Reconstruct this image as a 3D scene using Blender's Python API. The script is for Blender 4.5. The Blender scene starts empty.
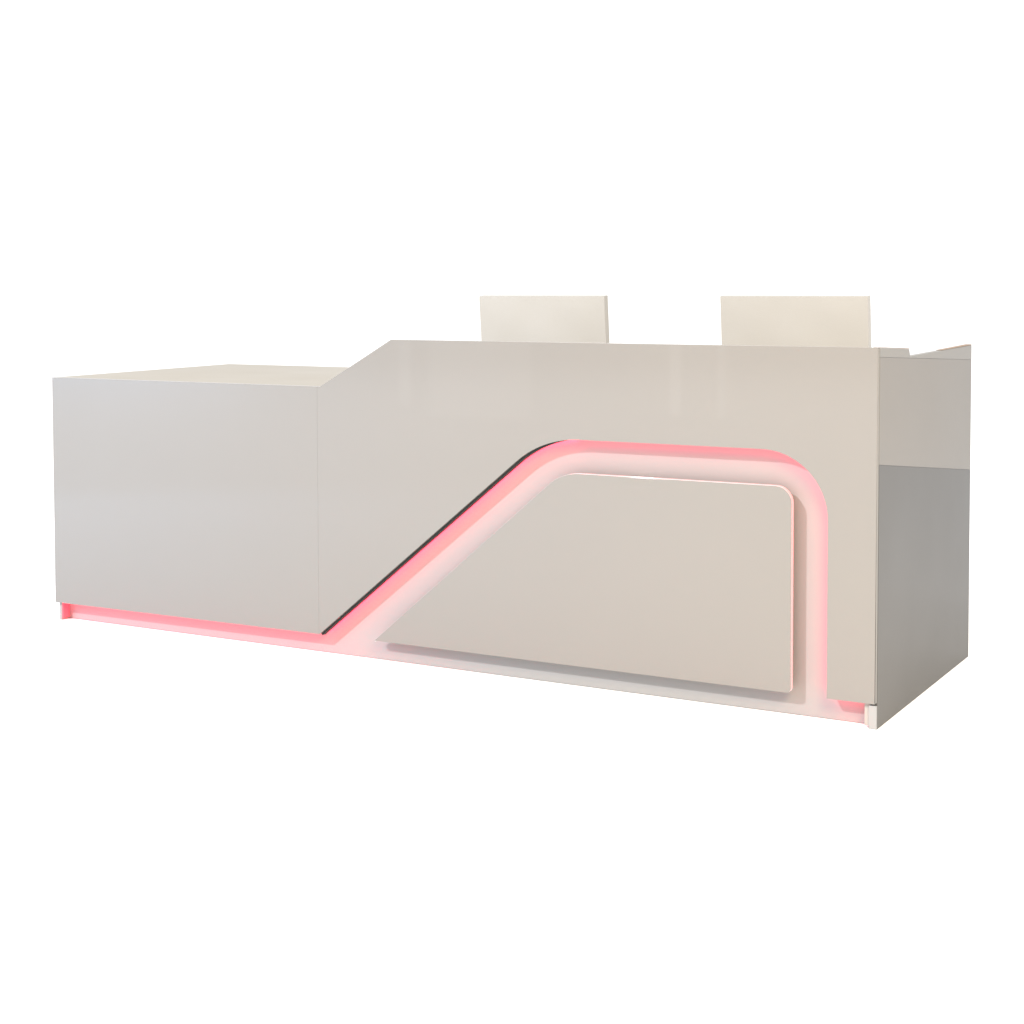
import bpy, bmesh, math, random
from mathutils import Vector, Matrix
from mathutils.geometry import tessellate_polygon
random.seed(4)
S = bpy.context.scene
C = S.collection

# ------------------------------------------------------------------ helpers
def principled(name, col, rough=.4, spec=.5, coat=0, coat_rough=.1, mottling=.02, scale=6, bump=0.0, bump_scale=250):
    m = bpy.data.materials.new(name); m.use_nodes = True
    nt = m.node_tree; b = nt.nodes['Principled BSDF']
    tc = nt.nodes.new('ShaderNodeTexCoord')
    nz = nt.nodes.new('ShaderNodeTexNoise'); nz.inputs['Scale'].default_value = scale
    nz.inputs['Detail'].default_value = 6
    nt.links.new(tc.outputs['Object'], nz.inputs['Vector'])
    mx = nt.nodes.new('ShaderNodeMix'); mx.data_type = 'RGBA'
    mx.inputs[6].default_value = (*[max(0, c*(1-mottling)) for c in col], 1)
    mx.inputs[7].default_value = (*[min(1, c*(1+mottling)) for c in col], 1)
    nt.links.new(nz.outputs['Fac'], mx.inputs[0])
    nt.links.new(mx.outputs[2], b.inputs['Base Color'])
    mr = nt.nodes.new('ShaderNodeMapRange')
    mr.inputs['To Min'].default_value = rough*.85; mr.inputs['To Max'].default_value = min(1, rough*1.15)
    nt.links.new(nz.outputs['Fac'], mr.inputs['Value']); nt.links.new(mr.outputs[0], b.inputs['Roughness'])
    b.inputs['Specular IOR Level'].default_value = spec
    b.inputs['Coat Weight'].default_value = coat; b.inputs['Coat Roughness'].default_value = coat_rough
    if bump:
        n2 = nt.nodes.new('ShaderNodeTexNoise'); n2.inputs['Scale'].default_value = bump_scale
        n2.inputs['Detail'].default_value = 4
        nt.links.new(tc.outputs['Object'], n2.inputs['Vector'])
        bp = nt.nodes.new('ShaderNodeBump'); bp.inputs['Strength'].default_value = bump
        bp.inputs['Distance'].default_value = .002
        nt.links.new(n2.outputs['Fac'], bp.inputs['Height']); nt.links.new(bp.outputs[0], b.inputs['Normal'])
    return m

def emitter(name, col, strength):
    m = bpy.data.materials.new(name); m.use_nodes = True
    nt = m.node_tree; b = nt.nodes['Principled BSDF']
    b.inputs['Base Color'].default_value = (*col, 1)
    b.inputs['Emission Color'].default_value = (*col, 1)
    b.inputs['Emission Strength'].default_value = strength
    return m

def link(name, bm, m, parent=None, bevel=0.0, smooth=False, loc=None):
    bmesh.ops.recalc_face_normals(bm, faces=bm.faces)
    me = bpy.data.meshes.new(name); bm.to_mesh(me); bm.free()
    me.materials.append(m)
    o = bpy.data.objects.new(name, me); C.objects.link(o)
    if parent: o.parent = parent
    if loc: o.location = loc
    if bevel:
        b = o.modifiers.new('bevel', 'BEVEL'); b.width = bevel; b.segments = 2
        b.limit_method = 'ANGLE'; b.angle_limit = math.radians(40)
    if smooth:
        for p in me.polygons: p.use_smooth = True
    return o

def add_box(bm, x0, x1, y0, y1, z0, z1):
    vs = [bm.verts.new((x, y, z)) for x in (x0, x1) for y in (y0, y1) for z in (z0, z1)]
    for f in ((0,1,3,2),(4,6,7,5),(0,4,5,1),(2,3,7,6),(0,2,6,4),(1,5,7,3)):
        bm.faces.new([vs[i] for i in f])
def box(name, m, parent, dims, bevel=.0015):
    bm = bmesh.new(); add_box(bm, *dims); return link(name, bm, m, parent, bevel)

def prism(name, m, parent, pts, a, b, axis='y', bevel=.0015):
    """outline extruded along y (outline in x,z) or along x (outline in y,z)"""
    bm = bmesh.new()
    mk = (lambda p, d: (p[0], d, p[1])) if axis == 'y' else (lambda p, d: (d, p[0], p[1]))
    A = [bm.verts.new(mk(p, a)) for p in pts]; B = [bm.verts.new(mk(p, b)) for p in pts]
    n = len(pts)
    for t in tessellate_polygon([[Vector((p[0], p[1], 0)) for p in pts]]):
        bm.faces.new([A[i] for i in t]); bm.faces.new([B[i] for i in t])
    for i in range(n):
        bm.faces.new((A[i], A[(i+1) % n], B[(i+1) % n], B[i]))
    return link(name, bm, m, parent, bevel)

def offset(path, d):
    """parallel of an open path, moved d to its left"""
    out = []
    for i, p in enumerate(path):
        a = Vector(path[max(0, i-1)]); b = Vector(path[min(len(path)-1, i+1)])
        t = (b-a).normalized(); out.append((p[0]-t.y*d, p[1]+t.x*d))
    return out

def ribbon(name, m, parent, path, d0, d1, y0, y1, bevel=0):
    ds = d0 if isinstance(d0, list) else [d0]*len(path)
    a, b = [offset(path, d)[i] for i, d in enumerate(ds)], offset(path, d1)
    bm = bmesh.new()
    rows = [[bm.verts.new((p[0], y0, p[1])), bm.verts.new((p[0], y1, p[1])),
             bm.verts.new((q[0], y1, q[1])), bm.verts.new((q[0], y0, q[1]))] for p, q in zip(a, b)]
    for r, s in zip(rows, rows[1:]):
        for k in range(4):
            bm.faces.new((r[k], r[(k+1) % 4], s[(k+1) % 4], s[k]))
    bm.faces.new(rows[0]); bm.faces.new(list(reversed(rows[-1])))
    return link(name, bm, m, parent, bevel)

def arc(cx, cz, r, a0, a1, n=20):
    return [(cx+r*math.cos(math.radians(a0+(a1-a0)*i/n)), cz+r*math.sin(math.radians(a0+(a1-a0)*i/n))) for i in range(n+1)]

def fillet(p, c, q, T, n=18):
    """arc that rounds the corner c between the directions to p and q, tangent length T"""
    c, p, q = Vector(c), Vector(p), Vector(q)
    u, v = (p-c).normalized(), (q-c).normalized()
    half = u.angle(v)/2; R = T*math.tan(half)
    ctr = c+(u+v).normalized()*(T/math.cos(half))
    s, e = c+u*T-ctr, c+v*T-ctr
    a0, a1 = math.atan2(s.y, s.x), math.atan2(e.y, e.x)
    while a1-a0 > math.pi: a1 -= 2*math.pi
    while a1-a0 < -math.pi: a1 += 2*math.pi
    return [(ctr.x+R*math.cos(a0+(a1-a0)*i/n), ctr.y+R*math.sin(a0+(a1-a0)*i/n)) for i in range(n+1)]

# ------------------------------------------------------------------ materials
gloss   = principled('glossy beige lacquer', (.162, .152, .141), .25, .5, coat=.5, coat_rough=.02, mottling=.03, scale=1.3)
top_m   = principled('cream lacquer top', (.208, .172, .118), .30, .3, mottling=.03, scale=2)
side_hi = principled('warm grey lacquer with reflection', (.166, .156, .146), .35, .12, mottling=.03, scale=2)  # mirrored surroundings put into the side colours, lighter above and darker below
side_lo = principled('dark grey lacquer with reflection', (.080, .0785, .0765), .35, .12, mottling=.04, scale=2)
side_bd = principled('pale grey lacquer with reflection', (.186, .180, .172), .35, .12, mottling=.03, scale=2)  # paler reflected band put into the colour; also the front edge glint
white   = principled('white lacquer recess', (.250, .245, .245), .45, .2, mottling=.03, scale=3)
post_m  = principled('white post', (.25, .25, .25), .4, .3)
dark    = principled('black edge trim', (.016, .022, .022), .5, .25)
tan     = principled('tan edge shadow', (.22, .15, .10), .5, .3)  # shadow tone for the top edge line
inner   = principled('cabinet interior', (.30, .285, .265), .5, .3)
leather = principled('cream leather', (.375, .36, .335), .42, .35, mottling=.02, scale=5, bump=.25, bump_scale=320)
chrome  = principled('brushed metal', (.45, .45, .45), .3, .6); chrome.node_tree.nodes['Principled BSDF'].inputs['Metallic'].default_value = 1
black_p = principled('black plastic', (.02, .02, .02), .5, .4)
floor_m = principled('white studio floor', (.97, .97, .97), .6, .2, mottling=.005, scale=1)
led     = emitter('pink led', (1.0, .024, .085), 12)
led_hi  = emitter('pink led in the narrow gap', (1.0, .022, .065), 50)
led_tip = emitter('pink led diffuser', (1.0, .10, .13), .5)

# ------------------------------------------------------------------ floor
ZF = -.005                      # floor level
bm = bmesh.new()
vs = [bm.verts.new(v) for v in ((-60, -60, ZF), (60, -60, ZF), (60, 60, ZF), (-60, 60, ZF))]; bm.faces.new(vs)
fl = link('floor', bm, floor_m); fl['kind'] = 'structure'

# ------------------------------------------------------------------ reception counter
L, D, HL, H = 3.160, 1.122, .934, 1.100
ZB = .070                      # lower edge of the front panels
YR = .056                      # face of the recessed back panel
LF = L-.003                    # right end of the front
SX = 1.2255                    # seam between the low box and the tall front
desk = bpy.data.objects.new('reception_counter', None); C.objects.link(desk)
desk['label'] = 'long glossy beige reception counter with pink-lit arch recess and lower left end'
desk['category'] = 'reception counter'

k = .8358
dg = lambda x: .079+k*(x-1.238)
corner = (1.238+(.793-.079)/k, .793)
x_foot = 1.238-(.079-ZB)/k
diag_arc = fillet((x_foot, ZB), corner, (3.0, .793), .123)
right_arc = arc(2.815, .593, .2, 90, 0, 24)
cut = [(x_foot, ZB)] + diag_arc + right_arc + [(3.015, ZB)]

tall = list(reversed(cut)) + [(SX+.0001, ZB), (SX+.0001, HL), (1.2387, HL), (1.526, H), (LF, H), (LF-.002, ZB)]
fp = prism('front_panel', gloss, desk, tall, 0, .012, bevel=.0004)
low = prism('low_front_panel', gloss, desk, [(0, ZB-.005), (SX-.0001, ZB), (SX-.0001, HL), (0, HL)], 0, .012, bevel=.0003)

# raised panel inside the arch
ck = .868
pc = (1.452+(.685-.072)/ck, .685)
pan = ([(1.450, .071)] + fillet((1.452, .072), pc, (2.9, .685), .06) +
       fillet((2.0, .685), (2.905, .685), (2.905, .1), .05) +
       fillet((2.905, .5), (2.905, .071), (2.0, .071), .014, 8))
rp = prism('raised_panel', gloss, desk, pan, .004, .024, bevel=.0012)
edge_m = principled('white edge highlight', (.50, .50, .51), .6, .08)
ribbon('edge_shading_strip', edge_m, rp, pan, -.004, .0006, .0060, .0235)  # white rim puts the edge highlight into the colour
prism('panel_spacer', white, desk, [(1.75, .12), (2.2, .55), (2.82, .55), (2.82, .12)], .024, YR-.001, bevel=0)

# recessed back panel, black trim and led strips round the arch
box('recess_panel', white, desk, (.018, L-.0240, YR, YR+.018, ZF+.002, .9), bevel=0)
nd = 1+len(diag_arc)-2
ribbon('edge_trim', dark, desk, cut[:nd], [-.0070]*(nd-12)+[-.0066, -.0062, -.0058, -.0054, -.005, -.0045, -.004, -.0035, -.003, -.002, 0, .001], .012, .0125, .035)
ribbon('edge_trim', dark, desk, cut[nd-1:], .0012, .012, .0125, .022)
ribbon('led_strip', led_hi, desk, cut[:nd], .001, .006, .036, .050)
ribbon('led_strip', led, desk, cut[nd-1:], .003, .006, .0225, .046)
ribbon('led_strip', led, desk, [(.034, ZB+.004), (SX-.004, ZB+.004)], 0, .003, .016, .050)
ribbon('led_strip', led, desk, [(3.030, ZB+.004), (L-.03, ZB+.004)], 0, .003, .022, .046)
box('led_strip', led_tip, desk, (.0185, .0225, .018, .054, .003, .062), bevel=0)
box('corner_post', post_m, desk, (L-.0235, L-.001, .006, .058, ZF, ZB-.006), .001)
box('corner_post', post_m, desk, (.006, .0175, .016, .074, ZF, ZB-.008), .001)

box('edge_shading_strip', side_bd, fp, (LF-.0005, LF+.0015, .001, .0116, ZB+.003, H-.003), 0)  # pale strip stands in for the bevel highlight on the front's end
# right side: reflected tones of one panel put into separate sheet colours; stepped top
X0 = L-.020
g = .0004
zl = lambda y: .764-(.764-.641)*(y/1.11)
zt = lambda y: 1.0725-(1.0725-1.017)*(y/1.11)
prism('side_panel_lower_reflection', side_lo, desk, [(.0122, ZF), (D, ZF), (D, zl(D)-g), (.0122, zl(.0122)-g)], X0, L-.0005, 'x', .001)
up = prism('side_panel_upper_reflection', side_hi, desk, [(.0122, zl(.0122)+g), (D, zl(D)+g), (D, zt(D)-g), (.0122, zt(.0122)-g)], X0, L-.0005, 'x', .001)
tb = prism('side_panel_top_reflection', side_bd, desk, [(.0122, zt(.0122)+g), (D, zt(D)+g), (D, 1.0655), (.338, 1.0615), (.325, 1.0835), (.0122, 1.0985)], X0, L-.0005, 'x', .001)
prism('edge_shading_strip', tan, tb, [(.0155, 1.0992), (.325, 1.0842), (.325, 1.0862), (.0155, 1.1005)], X0, L-.001, 'x', 0)  # thin shadow line along the top edge, put in as tan strips
prism('edge_shading_strip', tan, tb, [(.72, 1.0642), (D, 1.0662), (D, 1.0692), (.72, 1.0650)], X0, L-.001, 'x', 0)
box('added_side_backing', inner, desk, (X0-.018, X0-.001, .0155, D-.002, .002, 1.045), 0)  # unseen backing added to stop light leaking through the side gaps
box('added_front_backing', inner, desk, (SX-.03, SX+.003, .0145, .0155, ZB+.02, HL-.022), 0)  # unseen backing added to stop light leaking through the front seam
for zf, nm in ((zl, 'added_gap_filler'), (zt, 'added_gap_filler')):  # fillers added so no background light shows through the slanted gaps
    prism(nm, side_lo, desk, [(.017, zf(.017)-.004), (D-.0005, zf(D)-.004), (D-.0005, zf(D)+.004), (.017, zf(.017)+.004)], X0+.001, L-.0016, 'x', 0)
# left side
box('left_side_panel', side_hi, desk, (.004, .024, .0155, D, ZB, HL-.022), .001)
box('left_plinth', post_m, desk, (.030, .047, .081, D-.05, ZF, ZB-.001), .001)

# tops and the staff side
lt = box('low_countertop', top_m, desk, (.001, 1.5, .0155, D, HL-.020, HL-.0005), .0015)
box('partition', inner, desk, (1.502, 1.520, .08, D-.02, 0, 1.035), .001)
box('transaction_ledge', top_m, desk, (1.53, L-.022, .016, .325, 1.038, 1.060), .0015)
box('worktop', top_m, desk, (1.522, L-.022, .081, D-.02, .725, .750), .0015)
box('inner_back_panel', inner, desk, (1.522, L-.022, .081, .097, .752, 1.036), .001)
box('low_back_panel', inner, desk, (.026, 1.5, D-.03, D-.012, .05, HL-.022), .001)
for x in (1.86, 2.80):
    xm0, xm1 = (x-.2, x+.2) if x > 2 else (x-.2, x-.02)
    dr = box('drawer_unit', inner, desk, (xm0, xm1, .45, D-.06, ZF, .724), .002)
    for i in range(3):
        z0 = .06+i*.22
        f = box('drawer_front', top_m, dr, (xm0+.004, xm1-.004, D-.0595, D-.042, z0, z0+.212), .002)

# ------------------------------------------------------------------ chairs behind the counter
def cushion_bm(w, h, t, nx=24, nz=28, bulge=.018, r=.012, seed=0):
    """padded slab standing in x,z with its front at -y, square corners and softly swollen faces"""
    rnd = random.Random(seed)
    ph = [rnd.uniform(0, 6.28) for _ in range(6)]
    bm = bmesh.new()
    def face(sign):
        g = []
        for j in range(nz+1):
            row = []
            for i in range(nx+1):
                u, v = i/nx*2-1, j/nz*2-1
                e = max(0, 1-abs(u)**6)*max(0, 1-abs(v)**8)
                y = t/2+bulge*(1-u*u)*(1-v*v)
                wr = .0007*e*(math.sin(5*u+3*v+ph[0])+math.sin(9*v-4*u+ph[1])+.6*math.sin(14*u*v+ph[2]))
                row.append(bm.verts.new((u*w/2, sign*(y+wr), (v+1)/2*h)))
            g.append(row)
        for j in range(nz):
            for i in range(nx):
                bm.faces.new((g[j][i], g[j][i+1], g[j+1][i+1], g[j+1][i]))
        return g
    a, b = face(-1), face(1)
    ring = [(0, i) for i in range(nx)]+[(j, nx) for j in range(nz)]+[(nz, i) for i in range(nx, 0, -1)]+[(j, 0) for j in range(nz, 0, -1)]
    n = len(ring)
    for q in range(n):
        (j0, i0), (j1, i1) = ring[q], ring[(q+1) % n]
        bm.faces.new((a[j0][i0], a[j1][i1], b[j1][i1], b[j0][i0]))
    return bm

def tube(bm, p0, p1, r, n=12, r1=None):
    p0, p1 = Vector(p0), Vector(p1); d = (p1-p0).normalized()
    u = d.orthogonal().normalized(); v = d.cross(u); r1 = r if r1 is None else r1
    A = [bm.verts.new(p0+(u*math.cos(t)+v*math.sin(t))*r) for t in [6.28318*i/n for i in range(n)]]
    B = [bm.verts.new(p1+(u*math.cos(t)+v*math.sin(t))*r1) for t in [6.28318*i/n for i in range(n)]]
    for i in range(n): bm.faces.new((A[i], A[(i+1) % n], B[(i+1) % n], B[i]))
    bm.faces.new(A); bm.faces.new(B)

CW = .556
def make_chair():
    t = bpy.data.objects.new('office_chair', None); C.objects.link(t)
    bk = link('backrest', cushion_bm(CW, .70, .034, bulge=.004, seed=3), leather, t, smooth=False)
    bk.location = (0, .0, .536); bk.rotation_euler = (math.radians(-5.5), 0, 0)
    for p in bk.data.polygons: p.use_smooth = True
    bk.data.set_sharp_from_angle(angle=math.radians(40))
    st = link('seat', cushion_bm(.52, .50, .08, bulge=.015, seed=5), leather, t, smooth=True)
    st.rotation_euler = (math.radians(90), 0, 0); st.location = (0, -.03, .47)
    bm = bmesh.new(); tube(bm, (0, -.25, .10), (0, -.25, .43), .025); link('gas_lift', bm, chrome, t, smooth=False)
    bm = bmesh.new(); add_box(bm, -.03, .03, .0, .03, .40, .62); add_box(bm, -.03, .03, -.3, .03, .405, .425); link('back_bracket', bm, black_p, t)
    for q in range(5):
        a = math.radians(90+72*q); x, y = .27*math.cos(a), -.25+.27*math.sin(a)
        bm = bmesh.new(); tube(bm, (0, -.25, .115), (x, y, .075), .022, 10, .014); lg = link('base_leg', bm, chrome, t)
        bm = bmesh.new(); tube(bm, (x-.02*math.sin(a), y+.02*math.cos(a), .03), (x+.02*math.sin(a), y-.02*math.cos(a), .03), .03, 16)
        tube(bm, (x, y, .03), (x, y, .08), .008, 8); link('caster', bm, black_p, lg)
    return t
def copy_tree(o, parent=None):
    c = o.copy(); C.objects.link(c)
    if parent: c.parent = parent
    for ch in list(o.children): copy_tree(ch, c)
    return c
ch1 = make_chair(); ch2 = copy_tree(ch1)
ch1.location = (1.454, 1.345, ZF+.004); ch1.rotation_euler = (0, 0, math.pi)
ch2.location = (2.486, 1.345, ZF+.004); ch2.rotation_euler = (0, 0, math.pi)
for o, lab in ((ch1, 'cream leather chair behind the middle of the counter, nearer the low box'),
               (ch2, 'cream leather chair behind the right end of the counter, nearer the grey side')):
    o['label'] = lab; o['category'] = 'chair'; o['group'] = 'cream chairs behind the counter'

# ------------------------------------------------------------------ light
W = bpy.data.worlds.new('World'); S.world = W; W.use_nodes = True
bg = W.node_tree.nodes['Background']
bg.inputs['Color'].default_value = (1, 1, 1, 1); bg.inputs['Strength'].default_value = 1.35

def lamp(name, kind, loc, target, energy, col, **kw):
    l = bpy.data.lights.new(name, kind); l.energy = energy; l.color = col
    for a, b in kw.items(): setattr(l, a, b)
    o = bpy.data.objects.new(name, l); C.objects.link(o); o.location = loc
    o.rotation_euler = (Vector(target)-Vector(loc)).to_track_quat('-Z', 'Y').to_euler()
    return o
ctr = Vector((1.9, 0, .5))
lamp('key_lamp', 'AREA', ctr+Vector((-.5, -1, .8)).normalized()*18, ctr, 3500, (.98, .99, 1), shape='DISK', size=.4)
lamp('warm_fill', 'AREA', (5.0, -3.0, 3.0), (3.0, 0, .6), 200, (1, .76, .44), shape='RECTANGLE', size=1.4, size_y=1.4)  # added unseen fill that warms the right of the front
lamp('cool_fill', 'AREA', (-2.2, -3.0, 1.6), (.2, 0, .3), 75, (.48, .68, 1), shape='RECTANGLE', size=1.6, size_y=1.6)  # added unseen fill that cools the left end
lamp('floor_wash', 'SPOT', (4.9, 1.1, 5.0), (4.9, 1.1, 0), 300, (1, 1, 1), spot_size=math.radians(75), spot_blend=.8, shadow_soft_size=.4)  # added unseen spot that keeps the shadowed floor at right white

for x, y, w, p in ((-1.12, -9, .10, .8), (-.70, -9, .07, .4), (-3.85, -9, .12, .7), (-2.5, -8, .9, 4)):  # unseen light strips added to put faint vertical reflections in the front lacquer
    lamp('reflection_strip', 'AREA', (x, y, 1.2), (x+2, 0, 1.2), p, (1, .98, .95), shape='RECTANGLE', size=w, size_y=2.2)

# ------------------------------------------------------------------ camera
cam = bpy.data.cameras.new('camera'); co = bpy.data.objects.new('camera', cam); C.objects.link(co); S.camera = co
yaw, pitch, roll, f, px, py = -.559366, -.0478726, -.0061686, 1712.865, 376.36, 359.337
F = Vector((math.sin(yaw)*math.cos(pitch), math.cos(yaw)*math.cos(pitch), math.sin(pitch)))
R = Vector((math.cos(yaw), -math.sin(yaw), 0)); U = R.cross(F)
R, U = math.cos(roll)*R+math.sin(roll)*U, math.cos(roll)*U-math.sin(roll)*R
M = Matrix((R, U, -F)).transposed().to_4x4(); M.translation = (4.534684, -4.898359, 1.309408)
co.matrix_world = M
cam.sensor_width = 36; cam.lens = f/1024*36
cam.shift_x = (512-px)/1024; cam.shift_y = (py-512)/1024
cam.clip_end = 300

S.render.engine = 'CYCLES'
S.cycles.use_denoising = True
S.cycles.max_bounces = 12; S.cycles.diffuse_bounces = 8
vs = S.view_settings
vs.view_transform = 'Standard'; vs.look = 'None'; vs.exposure = 0; vs.gamma = 1; vs.use_curve_mapping = False
